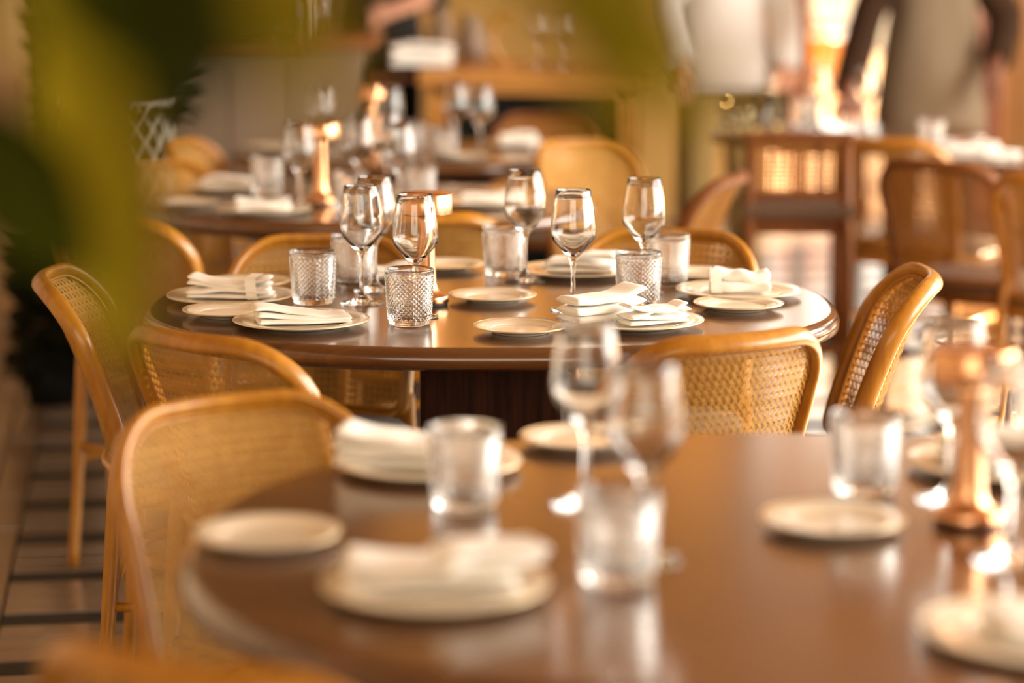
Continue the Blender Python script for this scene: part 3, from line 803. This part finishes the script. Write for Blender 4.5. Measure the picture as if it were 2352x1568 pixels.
for k, (u, v, h, r) in enumerate(((1085, 135, .17, .06), (1015, 140, .2, .05))):
    p = onp(u, v, .93)
    bm = lathe([(0, 0), (r * .8, 0), (r, h * .25), (r * .95, h * .6), (r * .6, h * .8), (r * .65, h), (r * .55, h), (r * .5, h * .8), (0, h * .7)], 32)
    o = obj('stoneware_jar', bm, M['taupe'] if k else M['stone'], None, True); o.location = (p.x, p.y, .9303)
    tag(o, ['squat stoneware jar on the oak sideboard', 'taller stoneware jar behind the cream towels'][k], 'jar', 'jars on the sideboard')
# bentwood hoop chair-like stand on sideboard: copper wine stand
p = onp(1150, 150, .93)
t = empty('bentwood_stand', 'curved honey bentwood stand on the oak sideboard', 'stand', (p.x, p.y, .9303))
obj('hoop', tube(smoothpath([(.03, 0, .008), (.0, 0, .03), (-.025, 0, .09), (-.02, 0, .15), (.02, 0, .19), (.05, 0, .17)], 5), .012, 8), M['bent'], t, True)
obj('foot', lathe([(0, 0), (.04, 0), (.04, .008), (0, .01)], 24), M['bent'], t)
# counter things
for k, (u, v, h, r) in enumerate(((725, 88, .24, .035), (655, 92, .22, .04))):
    p = onp(u, v, 1.045)
    bm = lathe([(0, 0), (r, 0), (r, h * .5), (r * .4, h * .72), (r * .38, h), (r * .34, h), (r * .35, h * .72), (r * .93, h * .5), (r * .93, .006), (0, .006)], 32)
    bmesh.ops.recalc_face_normals(bm, faces=bm.faces)
    o = obj('carafe', bm, M['glass'], None, True); o.location = (p.x, p.y, 1.0453); tag(o, ['glass carafe at the right of the serving counter', 'glass carafe at the left of the serving counter'][k], 'carafe', 'carafes on the counter')
p = onp(695, 80, 1.045); o = obj('candle', lathe([(0, 0), (.016, 0), (.014, .18), (.004, .19), (0, .195)], 16), M['wax'], None, True); o.location = (p.x, p.y, 1.0453); tag(o, 'pale tapered candle between the two carafes', 'candle')
# slatted crate behind the near lamp
p = P(2240, 775, 0)
t = empty('slatted_crate', 'yellow slatted wooden crate on the floor behind the near copper lamp', 'crate', (p.x, p.y, 0), R(5))
for k in range(5): obj('slat', bx(-.09, -.07, .01 + k * .042, .09, -.058, .042 + k * .042, .003), M['oak'], t); obj('slat', bx(-.09, .058, .01 + k * .042, .09, .07, .042 + k * .042, .003), M['oak'], t)
for sx_ in (-.09, .078):
    obj('end_board', bx(sx_, -.058, .0, sx_ + .012, .058, .215, .002), M['oak'], t)

# lattice planter and plants on the left
def foliage(name, n, rx, ry, z0, z1, size, m, parent, seed):
    rnd = random.Random(seed); vs, fs = [], []
    for _ in range(n):
        a = rnd.uniform(0, 2 * PI); rr = math.sqrt(rnd.random()); z = rnd.uniform(z0, z1)
        c_ = Vector((rx * rr * math.cos(a), ry * rr * math.sin(a), z))
        d = Vector((math.cos(a), math.sin(a), rnd.uniform(-.6, .9))).normalized(); s_ = d.cross(Vector((rnd.uniform(-1, 1), rnd.uniform(-1, 1), 1))).normalized()
        L = size * rnd.uniform(.6, 1.3); W_ = L * .32; i = len(vs); up = d.cross(s_) * L * .12
        vs += [c_, c_ + d * L * .5 + s_ * W_, c_ + d * L, c_ + d * L * .5 - s_ * W_, c_ + d * L * .5 + up]
        fs += [(i, i + 1, i + 4), (i + 1, i + 2, i + 4), (i + 2, i + 3, i + 4), (i + 3, i, i + 4)]
    me = bpy.data.meshes.new(name); me.from_pydata([tuple(v) for v in vs], [], fs)
    o = link(name, me, m, parent); o['kind'] = 'stuff'; return o
t = empty('lattice_planter', 'round white lattice planter with a dark bush behind the big leaf', 'planter', (-1.33, D(8.2, .4), 0))
zz0, zz1, rr = .0, .86, .17
bm = bmesh.new(); n = 16
for k in range(n):
    for s in (-1, 1):
        pts = [(rr * (1 + .05 * math.sin(PI * q / 16)) * math.cos(2 * PI * k / n + s * q * .22), rr * (1 + .05 * math.sin(PI * q / 16)) * math.sin(2 * PI * k / n + s * q * .22), zz0 + (zz1 - zz0) * q / 16) for q in range(17)]
        tube(pts, .0055, 6, bm)
obj('lattice', bm, M['white'], t, True)
for z in (.008, .86):
    obj('hoop_ring', tube([(rr * math.cos(2 * PI * k / 36), rr * math.sin(2 * PI * k / 36), z) for k in range(36)], .008, 6, closed=True), M['white'], t, True)
obj('liner_pot', lathe([(0, .02), (.14, .02), (.165, .80), (.155, .80), (0, .76)], 32), M['black'], t, True)
foliage('foliage', 900, .22, .22, .80, 1.5, .09, M['leafd'], t, 3)
obj('stem', tube([(0, 0, .7), (.02, .01, 1.1), (.0, 0, 1.4)], .012, 6), M['bark'], t)
t = empty('dark_potted_bush', 'low dark bush in a black pot on the floor at the far left', 'plant', (P(120, 925, 0).x, P(120, 925, 0).y, 0))
obj('pot', lathe([(0, 0), (.07, 0), (.09, .14), (.08, .14), (0, .12)], 24), M['black'], t, True)
foliage('foliage', 700, .08, .08, .10, .52, .07, M['leafd'], t, 4)
t = empty('wall_climber', 'dark climbing plant covering the brown wall at the upper left', 'plant', (-1.80, D(10.6, .5), 0))
foliage('foliage', 3000, 1.0, .10, .05, 2.2, .09, M['leafd'], t, 5)
for k in range(4): obj('stem', tube([(-.6 + k * .4, 0, 0), (-.55 + k * .4, .03, 1.0), (-.6 + k * .4, 0, 2.1)], .010, 6), M['bark'], t)
obj('trough', bx(-1.0, -.14, 0, 1.0, .14, .22, .01), M['black'], t)

# ------------------------------------------------------------------ foreground plant (very near, far out of focus)
def leaf_mesh(L, W_, curl, seg=14):
    bm = bmesh.new(); rows = []
    for i in range(seg + 1):
        u = i / seg; wv = W_ / 2 * math.sin(PI * min(1, u * .93 + .07)) ** .75 * (1 - .25 * u)
        y = L * u; z = -curl * u * u
        rows.append([bm.verts.new((s * wv, y, z + .12 * wv * abs(s) * (1 if abs(s) > .6 else .3))) for s in (-1, -.5, 0, .5, 1)])
    for a, b in zip(rows, rows[1:]):
        for k in range(4): bm.faces.new((a[k], a[k + 1], b[k + 1], b[k]))
    bmesh.ops.solidify(bm, geom=bm.faces[:], thickness=.0006)
    return bm
def leaf_between(p0, p1, W_, m, parent, roll=0.0, curl=.02):
    p0, p1 = Vector(p0), Vector(p1); d = p1 - p0; L = d.length
    o = obj('leaf', leaf_mesh(L, W_, curl), m, parent, True)
    yv = d.normalized(); view = Vector((0, 1, 0)); xv = yv.cross(view).normalized(); zv = xv.cross(yv)
    mt = Matrix((xv, yv, zv)).transposed().to_4x4()
    o.matrix_local = Matrix.Translation(p0 - parent.location) @ mt @ Matrix.Rotation(roll, 4, 'Y')
    return o
def Q(u, v, zc):     # point at depth zc along the view through a pixel
    x = (u - 1176) / FPX * zc; y = (784 - v) / FPX * zc
    return Vector((x, zc * math.cos(TH) + y * math.sin(TH), H - zc * math.sin(TH) + y * math.cos(TH)))
pl = empty('foreground_plant', 'out-of-focus green leaves of a plant right in front of the lens', 'plant', (-.62, 1.0, 0))
def rel(p): return Vector(p) - pl.location
obj('pot', lathe([(0, 0), (.13, 0), (.18, .38), (.19, .40), (.165, .40), (.16, .36), (0, .36)], 40), M['pot'], pl, True)
obj('soil', lathe([(0, .365), (.16, .365), (0, .37)], 24), M['soil'], pl)
s1 = [(-.62, 1.0, .36), (-.60, 1.0, .9), (-.52, .97, 1.30), (-.36, .95, 1.52), (-.10, .92, 1.56), (.12, .92, 1.50)]
obj('branch', tube([rel(q) for q in smoothpath(s1, 6)], .006, 8), M['bark'], pl, True)
s2 = [(-.62, 1.0, .36), (-.63, 1.2, .9), (-.52, 1.35, 1.30), (-.36, 1.38, 1.44), (-.27, 1.38, 1.42)]
obj('branch', tube([rel(q) for q in smoothpath(s2, 6)], .006, 8), M['bark'], pl, True)
leaf_between(Q(60, -220, .95), Q(720, 120, .95), .100, M['leaf'], pl)
leaf_between(Q(560, -320, .92), Q(330, 300, .92), .085, M['leaf'], pl)
leaf_between(Q(60, -200, 1.05), Q(360, 230, 1.05), .075, M['leafo'], pl)
leaf_between(Q(640, -250, .85), Q(760, 330, .85), .040, M['leafo'], pl)
leaf_between(Q(1000, -300, .90), Q(1700, 250, .90), .055, M['leafo'], pl)
leaf_between(Q(1200, -380, .88), Q(1520, 400, .88), .050, M['leafo'], pl)
leaf_between(Q(1500, -420, .86), Q(1420, 260, .86), .040, M['leafo'], pl)
leaf_between(Q(165, -60, 1.38), Q(312, 880, 1.38), .078, M['leafo'], pl)
leaf_between(Q(-120, 250, 1.30), Q(230, 640, 1.30), .075, M['leaf'], pl)

# ------------------------------------------------------------------ people
def loft(rings, name, m, parent, n=20, cap=True):
    """rings: (cx, cy, cz, rx, ry)"""
    bm = bmesh.new(); rs = []
    for cx, cy_, cz, rx, ry in rings:
        rs.append([bm.verts.new((cx + rx * math.copysign(abs(math.cos(2 * PI * k / n)) ** .85, math.cos(2 * PI * k / n)) * (1 + .02 * math.sin(5 * k)), cy_ + ry * math.sin(2 * PI * k / n), cz)) for k in range(n)])
    for a, b in zip(rs, rs[1:]):
        for k in range(n): bm.faces.new((a[k], a[(k + 1) % n], b[(k + 1) % n], b[k]))
    if cap: bm.faces.new(rs[0][::-1]); bm.faces.new(rs[-1])
    bmesh.ops.recalc_face_normals(bm, faces=bm.faces)
    return obj(name, bm, m, parent, True)
def skin_body(joints, edges, parent, m):
    me = bpy.data.meshes.new('body'); me.from_pydata([j[0] for j in joints], [], edges); me.materials.append(m)
    o = bpy.data.objects.new('body', me); COL.objects.link(o); o.parent = parent
    sk = o.modifiers.new('skin', 'SKIN'); sk.use_smooth_shade = True
    if not me.skin_vertices: me.skin_vertices.new() if hasattr(me.skin_vertices, 'new') else None
    lay = me.skin_vertices[0].data
    for i, j in enumerate(joints):
        r = j[1]; lay[i].radius = (r, r) if not isinstance(r, tuple) else r; lay[i].use_root = (i == 0)
    ss = o.modifiers.new('sub', 'SUBSURF'); ss.levels = 1; ss.render_levels = 1
    return o
def person(label, loc, yaw, skin, shirt, hem, lower, armL, armR, sleeve_mat=None, sleeve=1.0, group='restaurant staff and guests'):
    """local frame: faces -Y; armL/armR = (elbow, wrist) points, L at -X"""
    t = empty('person', label, 'person', loc, yaw)
    J = [((0, 0, .95), (.13, .10)), ((0, 0, 1.15), (.125, .09)), ((0, 0, 1.35), (.15, .09)), ((0, 0, 1.46), (.055, .055)), ((0, -.01, 1.52), (.05, .05)), ((0, -.015, 1.58), (.068, .078)), ((0, -.01, 1.66), (.076, .092)), ((0, 0, 1.72), (.055, .07)),
         ((0, -.10, 1.60), (.012, .014))]
    E = [(0, 1), (1, 2), (2, 3), (3, 4), (4, 5), (5, 6), (6, 7), (5, 8)]
    for s in (-1, 1):       # legs
        b = len(J)
        J += [((s * .09, 0, .86), (.085, .09)), ((s * .10, -.01, .48), (.055, .06)), ((s * .105, .01, .10), (.035, .04)), ((s * .115, -.12, .04), (.035, .025))]
        E += [(0, b), (b, b + 1), (b + 1, b + 2), (b + 2, b + 3)]
    hands = []
    for s, arm in ((-1, armL), (1, armR)):
        b = len(J); el, wr = Vector(arm[0]), Vector(arm[1]); d = (wr - el).normalized()
        side = d.cross(Vector((0, 1, 0))); side = (side if side.length > .1 else d.cross(Vector((1, 0, 0)))).normalized()
        palm = wr + d * .05
        J += [((s * .175, 0, 1.385), (.055, .058)), (tuple(el), (.044, .044)), (tuple(wr), (.028, .030)), (tuple(palm), (.020, .036))]
        E += [(2, b), (b, b + 1), (b + 1, b + 2), (b + 2, b + 3)]
        for k, (o_, L) in enumerate(((-.030, .060), (-.011, .072), (.009, .076), (.028, .066))):
            q0 = palm + d * .030 + side * o_; q1 = q0 + d * L * .5 + Vector((0, 0, -.004)); q2 = q1 + d * L * .45 + Vector((0, 0, -.012))
            c_ = len(J); J += [(tuple(q0), (.009, .009)), (tuple(q1), (.008, .008)), (tuple(q2), (.006, .006))]; E += [(b + 3, c_), (c_, c_ + 1), (c_ + 1, c_ + 2)]
        c_ = len(J); q0 = wr + d * .03 + side * s * -.034; q1 = q0 + d * .035 + side * s * -.018
        J += [(tuple(q0), (.010, .010)), (tuple(q1), (.008, .008))]; E += [(b + 2, c_), (c_, c_ + 1)]
    skin_body(J, E, t, skin)
    # head details
    for s in (-1, 1):
        bm = bmesh.new(); bmesh.ops.create_uvsphere(bm, u_segments=12, v_segments=8, radius=.009); [setattr(v, 'co', v.co + Vector((s * .030, -.082, 1.635))) for v in bm.verts]; obj('eye', bm, M['eye'], t, True)
        bm = bmesh.new(); bmesh.ops.create_uvsphere(bm, u_segments=12, v_segments=8, radius=.02); [setattr(v, 'co', Vector((v.co.x * .4, v.co.y, v.co.z * 1.5)) + Vector((s * .075, 0, 1.62))) for v in bm.verts]; obj('ear', bm, skin, t, True)
    bm = bmesh.new(); box(bm, -.022, -.092, 1.560, .022, -.080, 1.570, .003); obj('mouth', bm, M['lip'], t)
    bm = bmesh.new(); bmesh.ops.create_uvsphere(bm, u_segments=20, v_segments=12, radius=1)
    for v in bm.verts:
        v.co = Vector((v.co.x * .088, v.co.y * .105 + .018, v.co.z * .09 + 1.695 - (.02 if v.co.y > 0 else 0)))
    obj('hair', bm, M['hair'], t, True)
    # clothes
    loft([(0, 0, hem, .212, .155), (0, 0, hem + .12, .205, .150), (0, 0, .98, .180, .132), (0, 0, 1.14, .158, .115), (0, 0, 1.30, .178, .12), (0, 0, 1.38, .182, .105), (0, 0, 1.43, .12, .085), (0, 0, 1.465, .065, .068)], 'shirt', shirt, t)
    for s, arm in ((-1, armL), (1, armR)):
        sh = Vector((s * .110, 0, 1.372)); el = Vector(arm[0]); wr = Vector(arm[1]); e2 = el.lerp(wr, sleeve)
        pts = smoothpath([sh, Vector((s * .185, 0, 1.365)), sh.lerp(el, .6), el, e2], 4)
        obj('sleeve', tube(pts, [.078 - .020 * k / (len(pts) - 1) for k in range(len(pts))], 14), sleeve_mat or shirt, t, True)
    loft([(0, 0, .80, .165, .115), (0, 0, .95, .16, .115), (0, 0, 1.02, .15, .105)], 'trouser_seat', lower, t)
    for s in (-1, 1):
        loft([(s * .105, .01, .10, .058, .062), (s * .10, 0, .48, .072, .075), (s * .088, 0, .82, .088, .105)], 'trouser_leg', lower, t, 16)
        loft([(s * .112, -.05, 0, .048, .125), (s * .112, -.05, .03, .05, .128), (s * .110, -.03, .07, .045, .10), (s * .106, .01, .11, .04, .05)], 'shoe', M['black'], t, 16)
    return t
# leaning person in taupe: torso above the chairs at the right
hx = (2140 - 1176) / FPX * 8.95; hy = D(8.95, 1.0)
hand = Vector((P(1925, 282, .77).x, P(1925, 282, .77).y, .785))
def loc_of(p): return Vector(p) - Vector((hx, hy, 0))
person('person in a long taupe tunic leaning one hand on the back right table', (hx, hy, 0), 0, M['skin'], M['shirt'], .64, M['blackcloth'],
       (loc_of(Vector((hx - .26, hy - .16, 1.12))), loc_of(hand + Vector((.03, .05, .06)))), (Vector((.26, -.02, 1.10)), Vector((.20, -.20, .92))), sleeve=.85, sleeve_mat=M['darkcloth'])
hx2 = (1655 - 1176) / FPX * 9.3
person('person in a white shirt standing behind the drooping olive leaf', (hx2, D(9.3, 1.0), 0), R(12), M['skinlight'], M['white_shirt'], .82, M['trouser'],
       (Vector((-.24, -.02, 1.12)), Vector((-.22, -.14, .92))), (Vector((.24, -.02, 1.12)), Vector((.21, -.15, .90))))
hx3 = (870 - 1176) / FPX * 9.75
person('person in black behind the serving counter, forearms on the counter', (hx3, D(9.75, 1.1), 0), R(-8), M['skinlight'], M['blackcloth'], .85, M['blackcloth'],
       (Vector((-.24, -.06, 1.16)), Vector((-.20, -.32, 1.10))), (Vector((.24, -.06, 1.16)), Vector((.10, -.30, 1.10))), sleeve=.1)
